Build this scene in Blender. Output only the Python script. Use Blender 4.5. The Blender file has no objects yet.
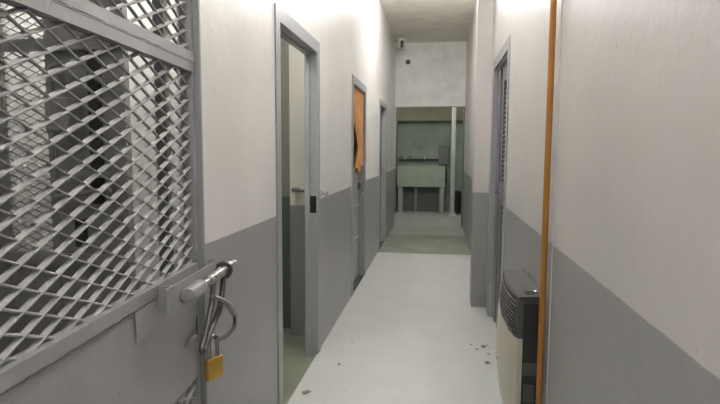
import bpy, bmesh, math, random
from mathutils import Vector, Matrix
random.seed(7)
C = bpy.context.scene.collection
PI = math.pi

# ------------------------------------------------------------------ materials
def lin(r, g, b):
    f = lambda c: (c/255/12.92) if c/255 <= .04045 else ((c/255+.055)/1.055)**2.4
    return (f(r), f(g), f(b), 1)

def base(name):
    m = bpy.data.materials.new(name); m.use_nodes = True
    nt = m.node_tree; p = nt.nodes['Principled BSDF']
    return m, nt, p

def paint(name, col, rough=.5, metal=0, bump=.15, scale=60, var=.12, wear=None, spec=.5):
    """painted / plain surface: fine bump, slight tonal mottling, optional worn specks"""
    m, nt, p = base(name); N = nt.nodes; L = nt.links
    tc = N.new('ShaderNodeTexCoord')
    n1 = N.new('ShaderNodeTexNoise'); n1.inputs['Scale'].default_value = 4; n1.inputs['Detail'].default_value = 5
    L.new(tc.outputs['Object'], n1.inputs['Vector'])
    mr = N.new('ShaderNodeMapRange'); mr.inputs['From Min'].default_value = .3; mr.inputs['From Max'].default_value = .7
    mr.inputs['To Min'].default_value = 1-var; mr.inputs['To Max'].default_value = 1+var*.5
    L.new(n1.outputs['Fac'], mr.inputs['Value'])
    mx = N.new('ShaderNodeMix'); mx.data_type = 'RGBA'; mx.blend_type = 'MULTIPLY'; mx.inputs['Factor'].default_value = 1
    mx.inputs['A'].default_value = col
    L.new(mr.outputs['Result'], mx.inputs['B'])
    out = mx.outputs['Result']
    if wear:
        n3 = N.new('ShaderNodeTexNoise'); n3.inputs['Scale'].default_value = wear[1]; n3.inputs['Detail'].default_value = 6
        L.new(tc.outputs['Object'], n3.inputs['Vector'])
        r3 = N.new('ShaderNodeMapRange'); r3.inputs['From Min'].default_value = wear[2]; r3.inputs['From Max'].default_value = wear[2]+.04
        L.new(n3.outputs['Fac'], r3.inputs['Value'])
        m3 = N.new('ShaderNodeMix'); m3.data_type = 'RGBA'; m3.inputs['B'].default_value = wear[0]
        L.new(r3.outputs['Result'], m3.inputs['Factor']); L.new(out, m3.inputs['A'])
        out = m3.outputs['Result']
    L.new(out, p.inputs['Base Color'])
    p.inputs['Roughness'].default_value = rough; p.inputs['Metallic'].default_value = metal
    p.inputs['Specular IOR Level'].default_value = spec
    if bump:
        n2 = N.new('ShaderNodeTexNoise'); n2.inputs['Scale'].default_value = scale; n2.inputs['Detail'].default_value = 4
        L.new(tc.outputs['Object'], n2.inputs['Vector'])
        b = N.new('ShaderNodeBump'); b.inputs['Strength'].default_value = bump; b.inputs['Distance'].default_value = .004
        L.new(n2.outputs['Fac'], b.inputs['Height']); L.new(b.outputs['Normal'], p.inputs['Normal'])
    return m

def two_tone(name, hi, lo, zline, rough=.36, scuff=.5):
    """gloss wall paint: pale above, grey dado below zline; roller texture and scuffs"""
    m, nt, p = base(name); N = nt.nodes; L = nt.links
    tc = N.new('ShaderNodeTexCoord'); sp = N.new('ShaderNodeSeparateXYZ')
    L.new(tc.outputs['Object'], sp.inputs[0])
    n0 = N.new('ShaderNodeTexNoise'); n0.inputs['Scale'].default_value = 9
    L.new(tc.outputs['Object'], n0.inputs['Vector'])
    a = N.new('ShaderNodeMath'); a.operation = 'MULTIPLY_ADD'; a.inputs[1].default_value = .008
    L.new(n0.outputs['Fac'], a.inputs[0]); L.new(sp.outputs['Z'], a.inputs[2])
    st = N.new('ShaderNodeMapRange'); st.inputs['From Min'].default_value = zline+.002; st.inputs['From Max'].default_value = zline+.006
    L.new(a.outputs[0], st.inputs['Value'])
    mx = N.new('ShaderNodeMix'); mx.data_type = 'RGBA'; mx.inputs['A'].default_value = lo; mx.inputs['B'].default_value = hi
    L.new(st.outputs['Result'], mx.inputs['Factor'])
    n1 = N.new('ShaderNodeTexNoise'); n1.inputs['Scale'].default_value = 2.2; n1.inputs['Detail'].default_value = 6
    L.new(tc.outputs['Object'], n1.inputs['Vector'])
    mr = N.new('ShaderNodeMapRange'); mr.inputs['From Min'].default_value = .3; mr.inputs['From Max'].default_value = .7
    mr.inputs['To Min'].default_value = .93; mr.inputs['To Max'].default_value = 1.04
    L.new(n1.outputs['Fac'], mr.inputs['Value'])
    mm = N.new('ShaderNodeMix'); mm.data_type = 'RGBA'; mm.blend_type = 'MULTIPLY'; mm.inputs['Factor'].default_value = 1
    L.new(mx.outputs['Result'], mm.inputs['A']); L.new(mr.outputs['Result'], mm.inputs['B'])
    # scuffs: stretched dark marks
    mp = N.new('ShaderNodeMapping'); mp.inputs['Scale'].default_value = (3, 3, 1)
    L.new(tc.outputs['Object'], mp.inputs['Vector'])
    n4 = N.new('ShaderNodeTexNoise'); n4.inputs['Scale'].default_value = 14; n4.inputs['Detail'].default_value = 8
    L.new(mp.outputs['Vector'], n4.inputs['Vector'])
    r4 = N.new('ShaderNodeMapRange'); r4.inputs['From Min'].default_value = .70; r4.inputs['From Max'].default_value = .76
    r4.inputs['To Max'].default_value = scuff
    L.new(n4.outputs['Fac'], r4.inputs['Value'])
    m4 = N.new('ShaderNodeMix'); m4.data_type = 'RGBA'; m4.inputs['B'].default_value = (.18,.17,.15,1)
    L.new(r4.outputs['Result'], m4.inputs['Factor']); L.new(mm.outputs['Result'], m4.inputs['A'])
    L.new(m4.outputs['Result'], p.inputs['Base Color'])
    p.inputs['Roughness'].default_value = rough
    n2 = N.new('ShaderNodeTexNoise'); n2.inputs['Scale'].default_value = 16; n2.inputs['Detail'].default_value = 7; n2.inputs['Roughness'].default_value = .6
    L.new(tc.outputs['Object'], n2.inputs['Vector'])
    b = N.new('ShaderNodeBump'); b.inputs['Strength'].default_value = .2; b.inputs['Distance'].default_value = .010
    L.new(n2.outputs['Fac'], b.inputs['Height']); L.new(b.outputs['Normal'], p.inputs['Normal'])
    return m

def emis(name, col, s):
    m, nt, p = base(name)
    p.inputs['Base Color'].default_value = (.8,.8,.8,1)
    p.inputs['Emission Color'].default_value = col; p.inputs['Emission Strength'].default_value = s
    return m

HI = (.745,.73,.71,1); LO = (.33,.33,.335,1)
M = {}
M['wall_l'] = two_tone('gloss paint left wall', HI, LO, 1.072)
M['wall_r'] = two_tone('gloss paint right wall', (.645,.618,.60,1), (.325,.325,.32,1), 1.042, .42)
M['cell'] = two_tone('cell wall paint', (.76,.75,.71,1), (.30,.30,.31,1), .75, .5)
M['dim_room'] = two_tone('olive room wall paint', (.20,.205,.17,1), (.075,.095,.09,1), 1.05, .5)  # olive colours kept dark to imitate the shade inside the room
M['ceil'] = paint('ceiling paint', (.76,.735,.66,1), .7, bump=.2)
M['white'] = paint('white wall paint', (.84,.83,.80,1), .5, bump=.3, scale=20)  # albedo raised to make up for weak light on the end wall
M['floor'] = paint('white floor paint', (.525,.535,.52,1), .42, bump=.12, scale=30, var=.05, wear=((.34,.32,.27,1), 22, .70))
M['floor_g'] = paint('green floor paint', (.36,.375,.31,1), .22, bump=.08, scale=10, var=.2)
M['floor_d'] = paint('dull green floor paint', (.20,.215,.165,1), .35, bump=.1, scale=10, var=.2)
M['floor_m'] = paint('pale green floor paint', (.42,.46,.39,1), .3, bump=.08, scale=10, var=.15)
M['floor_b'] = paint('pale grey floor', (.52,.54,.50,1), .35, bump=.08, scale=10, var=.15)
M['green'] = paint('sage green wall', (.31,.36,.30,1), .55, bump=.15, scale=20, var=.15)
M['sink'] = paint('sage green concrete', (.36,.42,.35,1), .5, bump=.15, scale=30)
M['beam'] = paint('beige paint', (.36,.33,.26,1), .6)
M['frame'] = paint('grey metal door frame', (.33,.34,.355,1), .38, bump=.1, var=.08)
M['door_g'] = paint('grey door leaf paint', (.15,.155,.16,1), .5, bump=.1, var=.08)
M['frame_d'] = paint('dark grey metal door frame', (.17,.175,.18,1), .4, bump=.1, var=.08)
M['gate'] = paint('grey gloss gate paint', (.33,.33,.335,1), .36, bump=.35, scale=45, var=.12, wear=((.17,.16,.15,1), 30, .71))
M['mesh'] = paint('grey painted mesh', (.37,.37,.37,1), .5, bump=.1, var=.08)
M['grille'] = paint('dark grey steel', (.17,.17,.165,1), .5, bump=.2)
M['grille_m'] = paint('mid grey steel', (.34,.34,.335,1), .5, bump=.2)
M['steel'] = paint('worn bare steel', (.42,.41,.40,1), .34, metal=.7, bump=.2, var=.25)
M['steel_d'] = paint('dark worn steel', (.13,.125,.12,1), .38, metal=.6, bump=.2, var=.25)
M['chrome'] = paint('chrome', (.62,.61,.58,1), .2, metal=1, bump=0)
M['brass'] = paint('brass', (.68,.42,.09,1), .35, metal=.75, bump=.1, var=.2)
M['orange'] = paint('ochre gas pipe paint', (.40,.175,.032,1), .36, bump=.15, var=.15)
M['cloth'] = paint('orange cloth', (.50,.225,.065,1), .8, bump=.3, scale=120, var=.3)
M['black'] = paint('black heater casing', (.022,.021,.021,1), .45, bump=.15, scale=150)
M['dkgrey'] = paint('charcoal heater grille', (.075,.072,.068,1), .4, bump=.1, scale=150)
M['topgrey'] = paint('dusty heater top', (.06,.056,.05,1), .65, bump=.2, scale=80)
M['slot'] = paint('dark slot paint', (.05,.05,.05,1), .6, bump=.1)  # dark colour painted in for the shade of a recess
M['void'] = paint('heater slot dark', (.006,.006,.006,1), .8, bump=0)  # near-black standing in for shade inside holes and behind slats
M['cream'] = paint('cream heater enamel', (.55,.51,.42,1), .3, bump=.05, var=.05)
M['plate'] = paint('grey rating plate', (.085,.085,.09,1), .4, bump=0)
M['cable'] = paint('white cable', (.70,.70,.70,1), .4, bump=0)
M['plastic_w'] = paint('off white plastic', (.55,.54,.48,1), .4, bump=0)
M['plastic_b'] = paint('black plastic', (.015,.015,.016,1), .4, bump=0)
M['bin'] = paint('dark green plastic', (.025,.032,.028,1), .45, bump=0)
M['leaf'] = paint('dry leaf', (.22,.18,.11,1), .8, bump=.3)
M['lamp'] = paint('lamp housing', (.75,.75,.72,1), .5, bump=0)
M['tube'] = emis('lit tube', (1,.99,.97,1), 55)
M['tube_dim'] = emis('weak lit tube', (1,.98,.92,1), 75)
M['tube_cell2'] = emis('weak cell tube', (1,.98,.94,1), 32)  # tube of the fill light added at the cell front
M['tube_cell'] = emis('cell lit tube', (1,.98,.94,1), 300)  # tube of the fill light added behind the cell partition

# ------------------------------------------------------------------ mesh helpers
def box(bm, x0, x1, y0, y1, z0, z1, bev=0):
    r = bmesh.ops.create_cube(bm, size=1)
    vs = r['verts']
    for v in vs:
        v.co = Vector((x0+(v.co.x+.5)*(x1-x0), y0+(v.co.y+.5)*(y1-y0), z0+(v.co.z+.5)*(z1-z0)))
    if bev:
        es = list({e for v in vs for e in v.link_edges})
        bmesh.ops.bevel(bm, geom=es, offset=bev, segments=2, affect='EDGES', profile=.5)

def tube(bm, pts, r, n=10, closed=False, caps=True, ry=None):
    pts = [Vector(p) for p in pts]; k = len(pts); rings = []
    up = None
    for i, p in enumerate(pts):
        if closed: t = pts[(i+1) % k]-pts[i-1]
        else: t = pts[min(i+1, k-1)]-pts[max(i-1, 0)]
        t.normalize()
        if up is None:
            up = Vector((0,0,1)) if abs(t.z) < .9 else Vector((1,0,0))
        a = up-t*up.dot(t)
        if a.length < 1e-4: a = Vector((0,1,0))-t*t.y
        a.normalize(); up = a; b = t.cross(a)
        rr = r[i] if isinstance(r, (list, tuple)) else r
        r2 = rr if ry is None else ry
        rings.append([bm.verts.new(p+a*math.cos(2*PI*j/n)*rr+b*math.sin(2*PI*j/n)*r2) for j in range(n)])
    m = k if closed else k-1
    for i in range(m):
        A, B = rings[i], rings[(i+1) % k]
        for j in range(n):
            bm.faces.new((A[j], A[(j+1) % n], B[(j+1) % n], B[j]))
    if caps and not closed:
        bm.faces.new(rings[0][::-1]); bm.faces.new(rings[-1])

def lathe(bm, prof, c=(0,0,0), n=24, axis='z'):
    rings = []
    for r, h in prof:
        ring = []
        for j in range(n):
            u, v = r*math.cos(2*PI*j/n), r*math.sin(2*PI*j/n)
            co = {'z': (u, v, h), 'y': (u, h, v), 'x': (h, u, v)}[axis]
            ring.append(bm.verts.new(Vector(c)+Vector(co)))
        rings.append(ring)
    for A, B in zip(rings, rings[1:]):
        for j in range(n): bm.faces.new((A[j], A[(j+1) % n], B[(j+1) % n], B[j]))
    bm.faces.new(rings[0][::-1]); bm.faces.new(rings[-1])

def prism_z(bm, poly, z0, z1):
    a = [bm.verts.new((x, y, z0)) for x, y in poly]; b = [bm.verts.new((x, y, z1)) for x, y in poly]
    n = len(poly)
    bm.faces.new(a[::-1]); bm.faces.new(b)
    for i in range(n): bm.faces.new((a[i], a[(i+1) % n], b[(i+1) % n], b[i]))

def prism_y(bm, poly, y0, y1):
    a = [bm.verts.new((x, y0, z)) for x, z in poly]; b = [bm.verts.new((x, y1, z)) for x, z in poly]
    n = len(poly)
    bm.faces.new(a); bm.faces.new(b[::-1])
    for i in range(n): bm.faces.new((a[i], b[i], b[(i+1) % n], a[(i+1) % n]))

def obj(name, bm, mat, parent=None, smooth=False, label=None):
    bmesh.ops.recalc_face_normals(bm, faces=bm.faces)
    me = bpy.data.meshes.new(name); bm.to_mesh(me); bm.free()
    o = bpy.data.objects.new(name, me); C.objects.link(o)
    me.materials.append(M[mat] if isinstance(mat, str) else mat)
    if smooth:
        for p in me.polygons: p.use_smooth = True
        try:
            me.set_sharp_from_angle(angle=math.radians(40))
        except Exception: pass
    if parent: o.parent = parent
    if label: o['label'] = label
    return o

def B(name, mat, boxes, parent=None, bev=0, **k):
    bm = bmesh.new()
    for b in boxes: box(bm, *b, bev=bev)
    return obj(name, bm, mat, parent, **k)

def T(name, mat, pts, r, parent=None, n=10, closed=False, label=None, ry=None):
    bm = bmesh.new(); tube(bm, pts, r, n, closed, ry=ry); return obj(name, bm, mat, parent, True, label)

def thing(name, label, cat, loc=(0,0,0), rz=0, group=None):
    o = bpy.data.objects.new(name, None); C.objects.link(o)
    o.location = loc; o.rotation_euler = (0,0,rz); o.empty_display_size = .1
    o['label'] = label; o['category'] = cat
    if group: o['group'] = group
    return o

def tag(o, label, cat, group=None):
    o['label'] = label; o['category'] = cat
    if group: o['group'] = group
    return o

def struct(o, label=None):
    o['kind'] = 'structure'
    if label: o['label'] = label
    return o

XL, XR, ZC = -.807, .45, 3.40
# ------------------------------------------------------------------ setting
def Z(boxes, name, mat, label=None): return struct(B(name, mat, boxes), label)

T_ = .08
# openings in left wall: (y0, y1, top)
ops = [(.72, 1.795, 2.12), (2.70, 3.64, 2.08), (5.14, 6.07, 2.08), (7.57, 8.49, 2.08)]
bx = []; y = -2.0
for a, b, t in ops:
    bx.append((XL-T_, XL, y, a, 0, ZC)); bx.append((XL-T_, XL, a, b, t, ZC)); y = b
bx.append((XL-T_, XL, y, 10.3, 0, ZC))
Z(bx, 'wall_left', 'wall_l', 'left corridor wall, pale above a grey dado')
rb = [(XR, XR+.12, -2, 3.72, 0, ZC), (XR, XR+.12, 3.72, 4.71, 2.10, ZC), (XR, XR+.12, 4.71, 4.95, 0, ZC)]
Z(rb, 'wall_right', 'wall_r', 'right corridor wall, pale above a grey dado')
Z([(.48, .62, 5.17, 10.3, 0, ZC)], 'wall_right.001', 'wall_r', 'right corridor wall beyond the projecting pier')
Z([(.322, .62, 4.95, 5.17, 0, ZC)], 'trim_1', 'wall_r', 'projecting pier beyond the right door')
Z([(-1.0, .64, 10.3, 10.45, 2.24, ZC)], 'wall_end', 'white', 'white wall above the opening at the corridor end')
Z([(XL-T_, .62, -2.15, -2.0, 0, ZC)], 'wall_back', 'white')
Z([(XL-T_, .62, -2.15, 10.45, ZC, ZC+.1)], 'ceiling', 'ceil')
Z([(XL, XR+.12, -2, 7.49, -.1, 0)], 'floor', 'floor', 'white painted corridor floor')
Z([(XL, .48, 7.49, 9.18, -.1, 0)], 'floor.001', 'floor_g', 'glossy green strip of floor')
Z([(XL, .48, 9.18, 10.3, -.1, 0)], 'floor.002', 'floor_m')
Z([(-1.0, .62, 10.3, 13.2, -.1, 0)], 'floor.003', 'floor_b', 'pale floor of the wash room')
# wash room
Z([(-1.08, .70, 13.0, 13.15, 0, 2.6)], 'wall_back.001', 'green', 'sage green back wall of the wash room')
Z([(-1.08, -.945, 10.45, 13.0, 0, 2.6)], 'wall_left.001', 'green')
Z([(.575, .70, 10.45, 13.0, 0, 2.6)], 'wall_right.002', 'green')
Z([(-1.08, .70, 10.45, 13.15, 2.6, 2.7)], 'ceiling.001', 'beam')
Z([(-.945, .575, 12.78, 13.0, 2.12, 2.6)], 'trim_2', 'beam', 'beige beam across the top of the wash room wall')
Z([(.452, .48, 10.28, 10.45, 0, 2.24)], 'trim_3', 'frame_d', 'dark grey edge of the end opening')
Z([(-.84, XL+.003, 10.27, 10.45, 1.07, 2.24)], 'trim_4', 'white')

# rooms to the left
Z([(-2.75, XL-T_, 2.52, 2.62, 0, 3.0)], 'wall_left.002', 'cell', 'pale back wall of the cell behind the mesh gate')
Z([(-2.85, -2.75, -.6, 2.62, 0, 3.0)], 'wall_left.003', 'grille_m')
Z([(-2.85, XL-T_, -.7, -.6, 0, 3.0)], 'wall_left.004', 'grille_m')
Z([(-2.85, XL-T_, -.7, 2.62, 3.0, 3.1)], 'ceiling.002', 'ceil')
Z([(-2.85, XL, -.6, 2.52, -.1, -.001)], 'floor.004', 'floor_g')
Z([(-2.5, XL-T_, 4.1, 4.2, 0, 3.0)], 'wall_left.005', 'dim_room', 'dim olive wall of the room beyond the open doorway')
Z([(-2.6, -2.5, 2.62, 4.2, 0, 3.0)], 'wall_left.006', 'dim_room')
Z([(-2.6, XL-T_, 2.62, 4.2, 3.0, 3.1)], 'ceiling.003', 'ceil')
Z([(-2.6, XL, 2.62, 4.1, -.1, -.001)], 'floor.005', 'floor_d', 'green floor inside the open doorway')
Z([(-1.088, XL-T_, 3.94, 4.1, 0, 3.0)], 'wall_left.007', two_tone('room pier paint', (.62,.60,.56,1), (.235,.237,.247,1), 1.0), 'pale and grey pier inside the open doorway')
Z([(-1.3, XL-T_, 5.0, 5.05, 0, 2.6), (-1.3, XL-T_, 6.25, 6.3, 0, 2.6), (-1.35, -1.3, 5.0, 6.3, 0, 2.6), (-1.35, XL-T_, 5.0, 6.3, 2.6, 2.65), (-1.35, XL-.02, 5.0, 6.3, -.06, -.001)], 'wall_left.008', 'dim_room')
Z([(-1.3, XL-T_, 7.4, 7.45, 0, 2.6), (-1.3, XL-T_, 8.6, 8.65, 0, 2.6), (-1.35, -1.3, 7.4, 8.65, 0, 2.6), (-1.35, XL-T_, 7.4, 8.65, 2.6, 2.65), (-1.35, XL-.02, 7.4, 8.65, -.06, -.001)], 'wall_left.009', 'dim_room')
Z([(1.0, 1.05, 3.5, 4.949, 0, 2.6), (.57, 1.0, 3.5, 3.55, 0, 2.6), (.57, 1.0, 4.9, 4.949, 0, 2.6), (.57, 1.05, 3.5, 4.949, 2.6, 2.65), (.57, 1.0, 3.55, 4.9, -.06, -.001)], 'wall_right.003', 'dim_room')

# pressed metal door frames: casing face + reveal + stop
def door_frame(n, y0, y1, top, side, label, w=.072, rev=.062, mat='frame'):
    """inner opening y0..y1, casing w wide proud of the wall"""
    s = -1 if side == 'L' else 1
    xw = XL if side == 'L' else XR
    f = lambda a, b: (min(a, b), max(a, b))
    def bb(xa, xb, ya, yb, za, zb): x0, x1 = f(xa, xb); return (x0, x1, ya, yb, za, zb)
    pr = xw-s*.008
    o = []
    o += [bb(pr, xw+s*rev, y0-w, y0, 0, top+w), bb(pr, xw+s*rev, y1, y1+w, 0, top+w), bb(pr, xw+s*rev, y0, y1, top, top+w)]
    # door stop
    o += [bb(xw+s*(rev-.016), xw+s*(rev+.016), y0, y0+.014, 0, top), bb(xw+s*(rev-.016), xw+s*(rev+.016), y1-.014, y1, 0, top), bb(xw+s*(rev-.016), xw+s*(rev+.016), y0+.014, y1-.014, top-.014, top)]
    return struct(B('trim_%d' % n, mat, o), label)
door_frame(5, 2.735, 3.595, 2.05, 'L', 'grey metal frame of the open doorway on the left', w=.075)
door_frame(6, 5.175, 6.03, 2.045, 'L', 'grey metal frame of the doorway with the orange cloth')
door_frame(7, 7.605, 8.45, 2.05, 'L', 'grey metal frame of the farthest door on the left')
door_frame(8, 3.76, 4.67, 2.075, 'R', 'grey metal frame of the door in the right wall', w=.075, rev=.030)
# gate frame in the wall
Z([(XL-.07, XL+.001, 1.7905, 1.80, 0, 2.14), (XL-.05, XL+.001, .70, .725, 0, 2.14), (XL-.05, XL+.001, .725, 1.7905, 2.10, 2.14)], 'trim_9', 'frame', 'grey metal frame around the mesh gate')

# ------------------------------------------------------------------ expanded metal
def expanded(bm, y0, y1, z0, z1, p, q, w, t, phy=0, phz=0, a=.75, b=-.66):
    """raised expanded metal in the local YZ plane (x = 0), nodes at (i*p, j*q), i+j even"""
    d = Vector((a, 0, b)).normalized()*w
    i0 = math.floor((y0-phy)/p)-1; i1 = math.ceil((y1-phy)/p)+1
    j0 = math.floor((z0-phz)/q)-1; j1 = math.ceil((z1-phz)/q)+1
    def strip(A, Bp):
        # clip to the panel
        lo, hi = 0., 1.
        for k, mn, mx in ((1, y0, y1), (2, z0, z1)):
            da = Bp[k]-A[k]
            if abs(da) < 1e-9:
                if A[k] < mn or A[k] > mx: return
                continue
            u, v = (mn-A[k])/da, (mx-A[k])/da
            if u > v: u, v = v, u
            lo = max(lo, u); hi = min(hi, v)
        if hi-lo < .05: return
        P, Q = A+(Bp-A)*lo, A+(Bp-A)*hi
        dirv = (Q-P).normalized()
        nrm = dirv.cross(d).normalized()*t
        vs = []
        for c in (P, Q):
            vs.append([bm.verts.new(c+d*s1*.5+nrm*s2*.5) for s1, s2 in ((-1,-1),(1,-1),(1,1),(-1,1))])
        A4, B4 = vs
        for j in range(4): bm.faces.new((A4[j], A4[(j+1) % 4], B4[(j+1) % 4], B4[j]))
        bm.faces.new(A4[::-1]); bm.faces.new(B4)
    for i in range(i0, i1+1):
        for j in range(j0, j1+1):
            if (i+j) % 2: continue
            c = Vector((0, phy+i*p, phz+j*q))
            v = Vector((0, p, q)); u = Vector((0, p, -q)); f = Vector((.0022, 0, 0))
            strip(c+f, c+v+f)          # rising strands lie proud at the bonds
            strip(c+u*.02, c+u*.98)               # falling strands pass behind them

# ------------------------------------------------------------------ mesh gate
G = thing('mesh_gate', 'grey steel gate of diamond mesh over a solid sheet, nearest on the left', 'gate', (-.825, 1.775, 0), .08)
W = 1.03
B('stile', 'gate', [(-.004, 0, -.008, .012, .06, 2.09), (-.035, -.004, -.008, -.003, .06, 2.09)], G)
B('stile', 'gate', [(-.035, 0, -W, -W+.035, .06, 2.09)], G)
B('top_rail', 'gate', [(-.035, 0, -W+.035, -.008, 2.05, 2.09)], G)
B('middle_rail', 'gate', [(-.03, .004, -W+.035, .010, 1.700, 1.729), (-.03, .002, -W+.035, .010, 1.665, 1.694), (-.03, -.003, -W+.035, -.008, 1.692, 1.702)], G)
B('lower_rail', 'gate', [(-.03, .006, -W+.035, -.008, .980, 1.014), (-.03, -.002, -W+.035, -.008, .966, .981)], G)
B('bottom_rail', 'gate', [(-.035, 0, -W+.035, -.008, .06, .10)], G)
B('sheet_panel', 'gate', [(-.010, -.002, -W+.035, .010, .606, .969)], G)
def smooth(pts, k=6):
    P = [Vector(p) for p in pts]; out = []
    for i in range(len(P)-1):
        a, b, c, d = P[max(i-1, 0)], P[i], P[i+1], P[min(i+2, len(P)-1)]
        for j in range(k):
            t = j/k
            out.append(.5*((2*b)+(c-a)*t+(2*a-5*b+4*c-d)*t*t+(3*b-a-3*c+d)*t**3))
    out.append(P[-1]); return out
# uneven weld beads: under the lower rail and along the middle rail
def bead(z, x, amp, y1=-.01):
    bm = bmesh.new(); pts = []; yy = -W+.04
    while yy < y1:
        pts.append((x+random.uniform(-.001, .001), yy, z+random.uniform(-amp, amp))); yy += .018
    tube(bm, pts, .003, 6); obj('weld_bead', bm, 'gate', G, True)
bead(.972, 0, .0025); bead(1.697, .001, .001)
def gmesh(z0, z1):
    bm = bmesh.new()
    expanded(bm, -W+.03, -.004, z0, z1, .0577, .0228, .0130, .0034, phy=-.5285, phz=1.416, a=.93, b=-.37)
    o = obj('mesh_panel', bm, 'mesh', G); o.location = (-.018, 0, 0); return o
gmesh(1.008, 1.668); gmesh(1.726, 2.055); gmesh(.095, .61)
# small welded patch plate
bm = bmesh.new(); prism_y(bm, [(-.003, .888), (.004, .888), (.004, .972), (-.003, .972)], -.46, -.318)
bmesh.ops.bevel(bm, geom=list(bm.edges), offset=.0015, segments=1, affect='EDGES')
obj('patch_plate', bm, 'gate', G)
bm = bmesh.new(); tube(bm, [(.003, -.462+random.uniform(-.002, .002), .89+.0104*k) for k in range(9)], .0035, 6); obj('weld_bead', bm, 'gate', G, True)
# bolt bracket: tapering plate carried off the sheet by two short returns
bm = bmesh.new()
poly = [(-.38, .938), (-.25, .936), (-.12, .965), (.055, .988), (.058, 1.010), (-.38, 1.014)]
a = [bm.verts.new((.048, y, z)) for y, z in poly]; b = [bm.verts.new((.054, y, z)) for y, z in poly]
bm.faces.new(a[::-1]); bm.faces.new(b)
for i in range(6): bm.faces.new((a[i], b[i], b[(i+1) % 6], a[(i+1) % 6]))
br = obj('latch_bracket', bm, 'gate', G)
B('return_plate', 'gate', [(-.002, .050, .050, .057, .985, 1.012)], br)
B('return_plate', 'gate', [(-.002, .050, -.33, -.322, .945, 1.010)], br)
# sliding bolt
BX = .076
zb = lambda y: .973+(y+.3)*.004
bm = bmesh.new()
tube(bm, [(BX, -.20, zb(-.2)), (BX, .10, zb(.1))], .0115, 16)
bolt = obj('bolt', bm, 'steel', G, True, 'worn bare steel bolt')
bm = bmesh.new(); tube(bm, [(BX, -.290, zb(-.3)), (BX, -.286, zb(-.3)), (BX, -.18, zb(-.19)), (BX, -.176, zb(-.19))], [.0205, .0235, .0235, .0205], 20)
obj('sleeve', bm, 'gate', bolt, True)
T('bolt_end', 'mesh', [(BX, -.296, zb(-.3)), (BX, -.289, zb(-.3))], .0160, bolt, 18)
bm = bmesh.new(); tube(bm, [(BX, -.105, zb(-.1)), (BX, -.101, zb(-.1)), (BX, .02, zb(.02))], [.014, .0180, .0180], 18)
obj('sleeve', bm, 'steel', bolt, True)
bm = bmesh.new(); tube(bm, [(BX, .075, zb(.11)), (BX, .13, zb(.11)), (BX, .135, zb(.11)), (BX, .19, zb(.11)), (BX, .195, zb(.11))], [.0185, .0185, .0125, .0115, .006], 18)
obj('bolt_tip', bm, 'steel', bolt, True)
# heavy dark loop: a ring round the bolt whose two legs hang and close below
pts = [(BX+.026*math.cos(u), .05+.006*math.cos(u), zb(.06)+.026*math.sin(u)) for u in [2*PI*k/20 for k in range(20)]]
T('ring', 'steel_d', pts, .0075, bolt, 8, True)
lp = [(.084, -.075, .985), (.085, -.100, .91), (.086, -.160, .83), (.087, -.208, .79), (.089, -.212, .776), (.091, -.19, .779), (.090, -.147, .81), (.088, -.043, .855), (.086, .0, .90), (.084, .030, .962)]
bm = bmesh.new(); tube(bm, smooth(lp), .0098, 10); obj('hanging_loop', bm, 'steel_d', bolt, True)
# broad bright strap curving out and hooking back to the padlock
bp = [(.088, -.106, .923), (.10, -.075, .907), (.115, -.026, .874), (.115, .045, .815)]
bm = bmesh.new(); tube(bm, smooth(bp), .0065, 8, ry=.016); st = obj('hasp_strap', bm, 'steel', bolt, True)
bp = [(.115, .045, .818), (.115, .045, .775), (.105, .0, .757), (.10, -.073, .766), (.10, -.128, .792)]
bm = bmesh.new(); tube(bm, smooth(bp), .0068, 8); obj('strap_hook', bm, 'steel_d', st, True)
# black patch painted as the shade of a torn hole, and a bent tab
bm = bmesh.new()
poly = [(-.015, .825), (.004, .822), (.009, .79), (.006, .765), (-.012, .758), (-.02, .785)]
a = [bm.verts.new((-.0035, y, z)) for y, z in poly]; b = [bm.verts.new((-.0010, y, z)) for y, z in poly]
bm.faces.new(a[::-1]); bm.faces.new(b)
for i in range(6): bm.faces.new((a[i], b[i], b[(i+1) % 6], a[(i+1) % 6]))
obj('torn_hole', bm, 'void', G)
bm = bmesh.new(); tube(bm, [(-.002, -.015, .755), (.006, -.06, .765), (.005, -.10, .762), (-.002, -.12, .752)], [.004, .008, .008, .004], 6); obj('torn_edge', bm, 'mesh', G, True)

# padlock hanging from the strap
PK = thing('padlock', 'brass padlock with a chrome shackle hanging from the gate bolt', 'padlock', (-.720, 1.655, .652), math.radians(66))
bm = bmesh.new(); box(bm, -.034, .034, -.012, .012, 0, .073, .006); obj('body', bm, 'brass', PK, True)
R_ = .018
arc = [(-R_, 0, .065), (-R_, 0, .115)]+[(-R_*math.cos(u), 0, .125+R_*math.sin(u)) for u in [PI*k/10 for k in range(11)]]+[(R_, 0, .115), (R_, 0, .065)]
T('shackle', 'chrome', arc, .0072, PK, 10)
bm = bmesh.new(); lathe(bm, [(.0055, -.0008), (.0055, .004)], (0, 0, -.001), 14); obj('keyway', bm, 'steel_d', PK)

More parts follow.
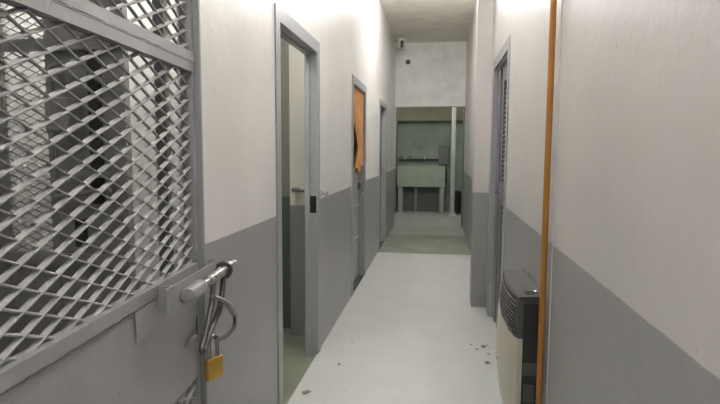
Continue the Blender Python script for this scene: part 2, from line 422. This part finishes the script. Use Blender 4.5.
# ------------------------------------------------------------------ inner grille of the cell
IG = thing('cell_grille', 'dark grey barred steel partition seen through the mesh gate', 'grille', (0, 2.16, 0))
for x0, x1, mt in ((-1.060, -.90, 'grille'), (-1.174, -1.128, 'grille'), (-1.352, -1.309, 'grille_m'), (-1.67, -1.645, 'grille_m'), (-1.915, -1.88, 'grille_m')):
    B('post', mt, [(x0, x1, 0, .04, 0, 2.98)], IG)
B('sheet_panel', 'grille_m', [(-1.645, -1.352, .01, .02, 0, 2.98)], IG)
B('slot', 'slot', [(-1.475, -1.42, -.004, .011, 1.17, 1.95)], IG)  # dark slab laid on the sheet as the shade of a recess
B('slot', 'slot', [(-1.56, -1.51, -.004, .011, .98, 1.10)], IG)
B('crossbar', 'grille_m', [(-1.915, -1.309, -.016, .0, 1.82, 1.87)], IG)
B('crossbar', 'grille_m', [(-1.915, -1.309, -.016, .0, .90, .95)], IG)
bm = bmesh.new(); box(bm, -1.63, -1.52, -.07, .01, 1.48, 1.62, .006); obj('lock_box', bm, 'mesh', IG)
B('flat_bar', 'mesh', [(-1.55, -1.38, -.04, 0, 1.285, 1.31)], IG)
T('bolt', 'mesh', [(-1.62, -.03, 1.20), (-1.37, -.03, 1.235)], .012, IG)
bm = bmesh.new(); tube(bm, smooth([(-1.60, .0, 1.72), (-1.60, -.06, 1.74), (-1.48, -.07, 1.76), (-1.40, -.06, 1.70), (-1.39, 0, 1.68)]), .011, 8); obj('pull_handle', bm, 'grille_m', IG, True)
bm = bmesh.new(); expanded(bm, -1.88, -1.67, .95, 2.55, .036, .017, .012, .003, a=.9, b=-.4)
for v in bm.verts: v.co = Vector((v.co.y, -v.co.x+.02, v.co.z))
obj('mesh_panel', bm, 'grille_m', IG)
B('side_panel', 'grille_m', [(-2.75, -1.915, .01, .02, 0, 2.98)], IG)
B('top_panel', 'grille_m', [(-1.88, -1.67, .01, .02, 2.55, 2.98)], IG)
B('kick_panel', 'grille_m', [(-1.88, -1.67, .01, .02, 0, .95)], IG)

# ------------------------------------------------------------------ doors
# left, with the orange cloth
D1 = bpy.data.objects.new('door_1', None); C.objects.link(D1); D1.location = (-.868, 5.19, 0)
struct(D1, 'grey steel door behind the orange cloth')
Wd = .825
B('leaf_panel', 'gate', [(-.03, 0, 0, Wd, .02, 1.24)], D1)
B('stile', 'frame_d', [(-.035, .004, Wd-.045, Wd, .02, 2.03), (-.035, .004, 0, .03, .02, 2.03)], D1)
B('rail', 'gate', [(-.03, .012, .03, Wd-.045, 1.17, 1.24)], D1)
B('rail', 'gate', [(-.03, .012, .03, Wd-.045, .80, .835)], D1)
B('rail', 'gate', [(-.03, .012, .03, Wd-.045, .44, .475)], D1)
B('rail', 'gate', [(-.03, .012, .03, Wd-.045, 1.99, 2.03)], D1)
bm = bmesh.new(); expanded(bm, .03, Wd-.045, 1.24, 1.99, .05, .023, .01, .003); obj('mesh_panel', bm, 'grille_m', D1).location = (-.02, 0, 0)
bm = bmesh.new(); box(bm, 0, .03, Wd-.10, Wd-.03, .99, 1.06, .003); tube(bm, [(.03, Wd-.16, 1.05), (.03, Wd+.02, 1.05)], .011)
obj('door_bolt', bm, 'steel_d', D1, True)

# orange cloth
bm = bmesh.new()
NY, NZ = 44, 40; grid = []
for j in range(NZ+1):
    v = j/NZ; zz = 2.04-v*.83
    row = []
    for i in range(NY+1):
        u = i/NY
        left = .03+(.38*math.sin(min(1, max(0, (v-.25)/.5))*PI/2)**2 if v < .75 else .38-.2*((v-.75)/.25)**1.2)
        right = .80-.03*v
        yy = left+(right-left)*u
        fold = .014*math.sin(u*21+v*1.2)+.008*math.sin(u*43+2+v*2)
        xx = .028+fold*(.35+.65*v)
        dz = .03*math.sin(u*9)*v*v
        row.append(bm.verts.new((xx, yy, zz+dz)))
    grid.append(row)
for j in range(NZ):
    for i in range(NY):
        bm.faces.new((grid[j][i], grid[j][i+1], grid[j+1][i+1], grid[j+1][i]))
cl = obj('cloth', bm, 'cloth', None, True); cl.location = (-.855, 5.19, 0)
md = cl.modifiers.new('thick', 'SOLIDIFY'); md.thickness = .003
tag(cl, 'orange cloth draped over the upper half of a left doorway', 'cloth')

P2 = thing('padlock', 'small dull padlock on the door below the orange cloth', 'padlock', (-.815, 5.955, .90), .3)
bm = bmesh.new(); box(bm, -.009, .009, -.024, .024, 0, .055, .004); obj('body', bm, 'steel', P2, True)
T('shackle', 'chrome', [(0, -.015, .05)]+[(0, -.015*math.cos(u), .085+.015*math.sin(u)) for u in [PI*k/8 for k in range(9)]]+[(0, .015, .05)], .005, P2, 8)
# chain links between the bolt and the padlock
for k in range(3):
    z0 = .985+.022*k
    pts = [(-.815+(.012*math.cos(u) if k % 2 else 0), 5.955+(0 if k % 2 else .012*math.cos(u)), z0+.017*math.sin(u)) for u in [2*PI*i/14 for i in range(14)]]
    tag(T('chain_link', 'chrome', pts, .0035, None, 6, True), ['lowest link of the short chain above the small dull padlock', 'middle link of the short chain above the small dull padlock', 'top link of the short chain above the small dull padlock'][k], 'chain link', 'chain links on the left door')

# farthest left door
D2 = bpy.data.objects.new('door_2', None); C.objects.link(D2); D2.location = (-.868, 7.62, 0)
struct(D2, 'dark grey door farthest along the left wall')
B('leaf_panel', 'frame_d', [(-.04, 0, 0, .815, .01, 2.035)], D2)
bm = bmesh.new(); box(bm, 0, .006, .735, .775, 1.08, 1.24, .002); obj('handle_plate', bm, 'steel_d', D2)
bm = bmesh.new(); tube(bm, smooth([(.004, .755, 1.16), (.05, .755, 1.16), (.058, .74, 1.16), (.058, .66, 1.155)]), .009); obj('handle', bm, 'steel', D2, True)

# right door: slotted steel leaf
D3 = bpy.data.objects.new('door_3', None); C.objects.link(D3); D3.location = (XR+.030, 3.776, 0)
struct(D3, 'grey slotted steel door in the right wall')
B('leaf_panel', 'frame_d', [(.026, .034, 0, .875, .01, 2.055)], D3)
B('stile', 'frame_d', [(0, .026, .70, .875, .01, 2.055)], D3)
B('stile', 'door_g', [(.002, .026, .49, .575, .01, 2.055)], D3)
B('stile', 'door_g', [(.002, .026, 0, .06, .01, 2.055)], D3)
for z0, z1 in ((.01, .14), (1.0, 1.18), (1.93, 2.055)):
    B('rail', 'door_g', [(.003, .026, .06, .49, z0, z1)], D3)
def louvre(z0, z1):
    bm = bmesh.new(); z = z0
    while z < z1-.02:
        a = [bm.verts.new(c) for c in ((.003, .06, z), (.003, .49, z), (.02, .49, z+.024), (.02, .06, z+.024))]
        b = [bm.verts.new(c) for c in ((.006, .06, z-.002), (.006, .49, z-.002), (.023, .49, z+.022), (.023, .06, z+.022))]
        bm.faces.new(a); bm.faces.new(b[::-1])
        for i in range(4): bm.faces.new((a[i], b[i], b[(i+1) % 4], a[(i+1) % 4]))
        z += .036
    obj('louvre_panel', bm, 'door_g', D3)
    B('dark_backing', 'void', [(.0235, .0255, .06, .49, z0, z1)], D3)  # black sheet for the shade between the slats
louvre(.16, .98); louvre(1.20, 1.91)
bm = bmesh.new(); box(bm, -.004, .003, .51, .555, 1.03, 1.16, .002); obj('handle_plate', bm, 'steel', D3)
bm = bmesh.new(); tube(bm, smooth([(0, .53, 1.10), (-.035, .53, 1.10), (-.042, .515, 1.10), (-.042, .42, 1.095)]), .009); obj('handle', bm, 'chrome', D3, True)

# small hardware around the open doorway
def latch(x, y, z, label, name='door_latch', s=1):
    t = thing(name, label, 'latch', (x, y, z))
    bm = bmesh.new(); box(bm, 0, .006, -.022*s, .022*s, -.022*s, .022*s, .002); obj('plate', bm, 'steel', t)
    bm = bmesh.new(); lathe(bm, [(.007, .005), (.007, .022), (.015, .027), (.018, .037), (.013, .046), (.003, .048)], (0, 0, 0), 16, 'x'); obj('knob', bm, 'chrome', t, True)
    return t
latch(XL, 3.735, 1.105, 'round steel latch knob on the wall beside the open doorway')
B_ = struct(B('trim_10', 'void', [(XL-.045, XL-.003, 3.589, 3.5945, .985, 1.10)]), 'dark strike hole in the far jamb of the open doorway')  # black plate imitates the dark inside of the hole
t = thing('wall_latch', 'steel latch handle on the pier inside the open doorway', 'latch', (-1.035, 3.94, 1.105))
bm = bmesh.new(); box(bm, -.012, .012, -.008, 0, -.09, .03, .003); obj('plate', bm, 'plastic_w', t)
bm = bmesh.new(); tube(bm, smooth([(0, -.005, .01), (0, -.05, .01), (.012, -.055, .01), (.07, -.055, .006)]), .010); tube(bm, [(-.03, -.03, .012), (.03, -.03, .012)], .013); obj('handle', bm, 'steel_d', t, True)

# ------------------------------------------------------------------ heater
HT = thing('gas_heater', 'wall heater with black grille and cream front beside the orange pipe', 'heater', (XR, 2.33, 0))
L_, ZB, ZT = .53, .15, .793
def front(u, lo, hi):  # bowed front in plan, u 0..1 along the length
    return -(lo+(hi-lo)*math.sin(PI*u)**.7)
n = 20
def plan(lo, hi, y0, y1, back=-.002):
    P = [(front(i/n, lo, hi), y0+(y1-y0)*i/n) for i in range(n+1)]
    return P+[(back, y1), (back, y0)]
bm = bmesh.new(); prism_z(bm, plan(.086, .092, 0, L_), ZB+.01, ZT-.012); obj('casing', bm, 'black', HT)
# charcoal top cover with a raised bowed front lip
bm = bmesh.new(); rows = []
for i in range(n+1):
    u = i/n; y = -.003+(L_+.006)*u; xf = front(u, .100, .122)
    rows.append([bm.verts.new(c) for c in ((xf, y, ZT-.030), (xf, y, ZT-.008), (xf+.008, y, ZT), (xf+.03, y, ZT+.001), (-.030, y, ZT+.003), (-.002, y, ZT+.006), (-.002, y, ZT-.030))])
for A, Bq in zip(rows, rows[1:]):
    for j in range(7): bm.faces.new((A[j], Bq[j], Bq[(j+1) % 7], A[(j+1) % 7]))
bm.faces.new(rows[0]); bm.faces.new(rows[-1][::-1])
tcov = obj('top_cover', bm, 'topgrey', HT, True)
B('control_recess', 'void', [(-.066, -.030, .035, .085, ZT+.002, ZT+.0045)], tcov)  # thin black slab imitating the shade of a sunken recess
bm = bmesh.new(); lathe(bm, [(.009, 0), (.009, .008), (.006, .010)], (-.022, .06, ZT+.004), 16); obj('control_knob', bm, 'chrome', tcov, True)
# cream front panel: bulges out, its upper edge dips from the far end to the near end
def topz(u): return .618+.05*u
def fx(u, z):
    k = max(0, min(1, (z-ZB)/.45)); k = math.sin(k*PI/2)**.6
    h = max(0, (z-.45)/.30)
    return -( .102+(.158-.102)*math.sin(PI*u)**.5*(.0+1.*k)*(1-.35*h) )
bm = bmesh.new(); cols = []
for i in range(n+1):
    u = i/n; y = -.004+(L_+.008)*u; zt = topz(u)
    zs = [ZB, ZB+.03, ZB+.07, ZB+.12, ZB+.17, .40, .48, .54, zt-.012]
    col = [bm.verts.new((fx(u, z), y, z)) for z in zs]
    col.append(bm.verts.new((fx(u, zt)+.006, y, zt)))
    col.append(bm.verts.new((-.080, y, zt))); col.append(bm.verts.new((-.080, y, ZB)))
    cols.append(col)
for A, Bq in zip(cols, cols[1:]):
    m_ = len(A)
    for j in range(m_): bm.faces.new((A[j], Bq[j], Bq[(j+1) % m_], A[(j+1) % m_]))
bm.faces.new(cols[0]); bm.faces.new(cols[-1][::-1])
fp = obj('front_panel', bm, 'cream', HT, True)
# black honeycomb grille above the cream panel
def gp(u, z, off=0):
    t = (z-.61)/(ZT-.03-.61)
    a, b = fx(u, .63)+.004, front(u, .102, .124)
    return (a+(b-a)*max(0, t)-off, L_*u, z)
bm = bmesh.new()
prev = None
for i in range(n+1):
    u = i/n; p0, p1 = gp(u, .60), gp(u, ZT-.03)
    cur = [bm.verts.new((p0[0]+.012, p0[1], p0[2])), bm.verts.new((p1[0]+.012, p1[1], p1[2]))]
    if prev: bm.faces.new((prev[0], cur[0], cur[1], prev[1]))
    prev = cur
obj('grille_backing', bm, 'void', HT)
bm = bmesh.new()
nz = 9
for k in range(nz):
    z = .622+k*.0172
    tube(bm, [gp(i/24, z) for i in range(25)], .0030, 6)
    for q in range(20):
        u = (q+.5*(k % 2)+.5)/20.5
        if k < nz-1: tube(bm, [gp(u, z), gp(u, z+.0172)], .0026, 6)
obj('grille', bm, 'dkgrey', HT, True)
for ua, ub in ((-.008, .05), (.95, 1.008)):
    bm = bmesh.new()
    def gq(u, z): x, y, zz = gp(min(1, max(0, u)), z, .003); return (x, L_*u, zz)
    a = [bm.verts.new(gq(ua, .612+.05*ua)), bm.verts.new(gq(ub, .612+.05*ub)), bm.verts.new(gq(ub, ZT-.02)), bm.verts.new(gq(ua, ZT-.02))]
    b = [bm.verts.new((-.080, v.co.y, v.co.z)) for v in a]
    bm.faces.new(a); bm.faces.new(b[::-1])
    for i2 in range(4): bm.faces.new((a[i2], b[i2], b[(i2+1) % 4], a[(i2+1) % 4]))
    obj('grille_frame', bm, 'dkgrey', HT)
B('rating_plate', 'plate', [(-.076, -.016, -.0012, .001, .45, .505)], HT)
B('rating_plate', 'plate', [(-.070, -.026, -.0012, .001, .33, .41)], HT)
def badge(u, z, r, mat, nm):
    bm = bmesh.new(); x = fx(u, z); lathe(bm, [(r, 0), (r, .004)], (x-.002, L_*u, z), 14, 'x'); obj(nm, bm, mat, HT, True)
badge(.80, .60, .011, 'plate', 'badge'); badge(.72, .38, .007, 'void', 'sight_hole')

# ------------------------------------------------------------------ pipe and cable
GP = thing('gas_pipe', 'ochre orange gas pipe running up the right wall', 'pipe', (XR-.022, 2.235, 0))
bm = bmesh.new(); pts = [(0, .0, 0), (0, 0, .6), (0, .0, 1.2), (0, -.003, 1.8), (0, -.004, 2.4), (0, 0, ZC)]
tube(bm, pts, .0125, 14); obj('pipe', bm, 'orange', GP, True)
for z in (.3, 2.6):
    bm = bmesh.new(); tube(bm, [(.0, 0, z), (.0, 0, z+.02)], .0145, 14); box(bm, .0, .022, -.03, .03, z, z+.02); obj('clip', bm, 'orange', GP)
tag(T('cable', 'cable', [(XR-.004, 2.172, 0), (XR-.004, 2.174, 1.0), (XR-.004, 2.168, 2.0), (XR-.004, 2.172, ZC)], .0025, None, 8), 'thin white cable running up the wall beside the orange pipe', 'cable')

# ------------------------------------------------------------------ wash room
SK = thing('trough_sink', 'sage green wash trough on legs at the corridor end', 'sink', (-.92, 12.5, 0))
ws = 1.09
bm = bmesh.new()
box(bm, 0, ws, 0, .06, .60, 1.08, .008); box(bm, 0, .06, .06, .49, .60, 1.08); box(bm, ws-.06, ws, .06, .49, .60, 1.08); box(bm, .06, ws-.06, .44, .49, .60, 1.08); box(bm, .06, ws-.06, .06, .44, .60, .68)
obj('basin', bm, 'sink', SK)
for x0 in (.03, ws-.12): B('leg', 'sink', [(x0, x0+.10, .02, .45, 0, .60)], SK)
B('back_panel', 'frame_d', [(.13, ws-.12, .40, .44, 0, .60)], SK)  # dark sheet added for the shade beneath the trough
T('drain_pipe', 'frame', [(.42, .2, .62), (.42, .2, .0)], .035, SK, 14)
TP = thing('water_pipe', 'dark wall ledge with four taps above the wash trough', 'pipe', (-.925, 12.93, 1.235))
B('ledge', 'plastic_b', [(.0, .93, -.02, .07, -.028, .0)], TP)
for k, x in enumerate((.06, .17, .29, .62)):
    bm = bmesh.new(); lathe(bm, [(.012, 0), (.012, .03), (.026, .035), (.028, .055), (.01, .065)], (x, .02, 0), 12)
    tube(bm, [(x, .02, .02), (x, -.05, .02), (x, -.06, -.02)], .011, 8); obj('tap', bm, 'plastic_w' if k % 2 else 'steel_d', TP, True)
SP = thing('support_post', 'slim pale grey post on a flared foot in front of the wash trough', 'post', (.33, 12.07, 0))
bm = bmesh.new(); box(bm, -.045, .045, -.045, .045, .10, 2.6, .012); obj('shaft', bm, 'floor_b', SP)
bm = bmesh.new(); lathe(bm, [(.10, 0), (.10, .03), (.065, .06), (.062, .11)], (0, 0, 0), 20); obj('base', bm, 'floor_b', SP, True)
CB = thing('wall_cabinet', 'grey box on the green wall right of the taps', 'cabinet', (.02, 12.88, 1.10))
B('body', 'frame_d', [(0, .24, .02, .12, 0, .42)], CB, bev=.005); B('cover', 'frame_d', [(.01, .23, 0, .02, .01, .41)], CB, bev=.004)
tag(B('rag', 'plastic_b', [(.1705, .20, 12.52, 12.72, .70, 1.06)], bev=.01), 'dark strip of cloth hanging at the right end of the trough', 'cloth')
BN = thing('bin', 'dark bin on the floor right of the pale post', 'bin', (.455, 12.62, 0))
bm = bmesh.new(); lathe(bm, [(.085, 0), (.115, .46), (.12, .47)], (0, 0, 0), 20); obj('body', bm, 'bin', BN, True)
bm = bmesh.new(); lathe(bm, [(.122, .47), (.122, .49), (.06, .52)], (0, 0, 0), 20); obj('lid', bm, 'bin', BN, True)

# ------------------------------------------------------------------ end wall fittings
SC = thing('security_camera', 'small white security camera high in the far left corner', 'camera', (-.66, 9.75, 3.255))
B('housing', 'plastic_w', [(-.05, .055, -.14, .06, -.075, .10)], SC, bev=.012)
B('mount', 'plastic_w', [(-.147, -.05, .0, .04, -.01, .035)], SC)
bm = bmesh.new(); lathe(bm, [(.024, -.152), (.030, -.14), (.030, -.135)], (.012, 0, -.035), 16, 'y'); obj('lens', bm, 'plastic_b', SC, True)
B('visor', 'plastic_b', [(-.015, .04, -.145, -.139, -.005, .055)], SC)
bm = bmesh.new(); lathe(bm, [(.032, -.012), (.045, 0)], (-.58, 10.3, 3.055), 14, 'y')
tag(obj('pipe_stub', bm, 'plastic_b', None, True), 'dark round pipe end on the white wall above the far opening', 'pipe')

# ------------------------------------------------------------------ litter on the floor
def flake(x, y, s, label, grp):
    bm = bmesh.new(); n = 9; a0 = random.random()*6
    top = []
    for k in range(n):
        a = a0+2*PI*k/n; r = s*(.55+.6*random.random())
        top.append(bm.verts.new((r*math.cos(a)*1.6, r*math.sin(a), .003+random.random()*.006)))
    c = bm.verts.new((0, 0, .004))
    for k in range(n): bm.faces.new((c, top[k], top[(k+1) % n]))
    o = obj('dry_leaf', bm, 'leaf'); o.location = (x, y, .0); o.rotation_euler = (0, 0, random.random()*3)
    m = o.modifiers.new('thick', 'SOLIDIFY'); m.thickness = .0025; m.offset = 1
    tag(o, label, 'leaf', grp)
right = [(.262, 3.93), (.30, 3.84), (.35, 3.90), (.372, 3.93), (.37, 3.76), (.352, 3.60)]
for i, (x, y) in enumerate(right):
    flake(x, y, .009+.006*(i % 3)/2, 'small brown dry flake on the white floor between the heater and right door', 'dry flakes near the heater')
flake(-.735, 2.98, .022, 'olive dry leaf on the floor at the open doorway', 'dry leaves on the left')
flake(-.62, 3.42, .009, 'brown dry flake on the white floor just outside the open doorway', 'dry leaves on the left')
flake(-.60, 3.85, .007, 'tiny brown flake on the white floor by the left wall past the open doorway', 'dry leaves on the left')

# ------------------------------------------------------------------ lamps (above the frame)
def lamp(y, label, mat='tube', x=-.1, z=ZC, n=2, ln=1.2, across=False):
    t = thing('ceiling_light', label, 'light', (x, y, z), PI/2 if across else 0)
    B('housing', 'lamp', [(-.09, .09, -ln/2-.03, ln/2+.03, -.05, 0)], t)
    for k in range(n):
        xx = (k-(n-1)/2)*.09
        T('tube', mat, [(xx, -ln/2, -.075), (xx, ln/2, -.075)], .014, t, 10)
lamp(.3, 'fluorescent ceiling light above the mesh gate')
lamp(3.1, 'fluorescent ceiling light above the open doorway', 'tube', -.05)
M['tube_far'] = emis('bright lit tube', (1,.99,.97,1), 122)
lamp(6.55, 'fluorescent ceiling light above the doorway with the orange cloth', 'tube_far', -.18, ZC, 2, .95, True)
lamp(2.95, 'weak light on the ceiling of the room beyond the open doorway', 'tube_dim', -1.3, 3.0, 2, .5)  # added lamp, out of view, to brighten the pier
lamp(11.4, 'weak fluorescent light on the wash room ceiling', 'tube_dim', -.2, 2.6, 1, .9)
t = thing('cell_light', 'light on the ceiling of the cell behind the mesh gate', 'light', (-1.5, 2.34, 3.0))  # added lamp, out of view, to brighten the wall behind the partition
B('housing', 'lamp', [(-.5, .5, -.05, .05, -.05, 0)], t)
T('tube', 'tube_cell', [(-.47, 0, -.075), (.47, 0, -.075)], .014, t, 10)

lamp(1.0, 'light on the ceiling at the front of the cell behind the mesh gate', 'tube_cell2', -1.9, 3.0, 1, .8)  # added lamp, out of view, to lift the partition front
# ------------------------------------------------------------------ world, camera, view
w = bpy.data.worlds.new('World'); bpy.context.scene.world = w; w.use_nodes = True
w.node_tree.nodes['Background'].inputs[0].default_value = (.02,.02,.02,1)
f = 545.0
Yc = Vector((438-360, 152-202, f)).normalized()
vx = 332-360
D = Vector((vx, (f*f+78*vx)/50.0, f)).normalized()
Zc = -D; Xc = Yc.cross(Zc)
# rows: world axes in camera coords (x right, y down, z forward)
R = Matrix((Xc, Yc, Zc))
right, down, fwd = R.col[0], R.col[1], R.col[2]
cam = bpy.data.cameras.new('camera'); co = bpy.data.objects.new('camera', cam); C.objects.link(co)
cam.sensor_width = 36; cam.lens = f/720*36; cam.clip_start = .02
m = Matrix.Identity(4)
for i in range(3):
    m[i][0] = right[i]; m[i][1] = -down[i]; m[i][2] = -fwd[i]
m[0][3], m[1][3], m[2][3] = 0, 0, 1.40
co.matrix_world = m
S = bpy.context.scene; S.camera = co
S.view_settings.view_transform = 'Standard'; S.view_settings.look = 'None'
S.view_settings.exposure = .5; S.view_settings.gamma = 1; S.view_settings.use_curve_mapping = False
S.cycles.max_bounces = 12; S.cycles.diffuse_bounces = 8
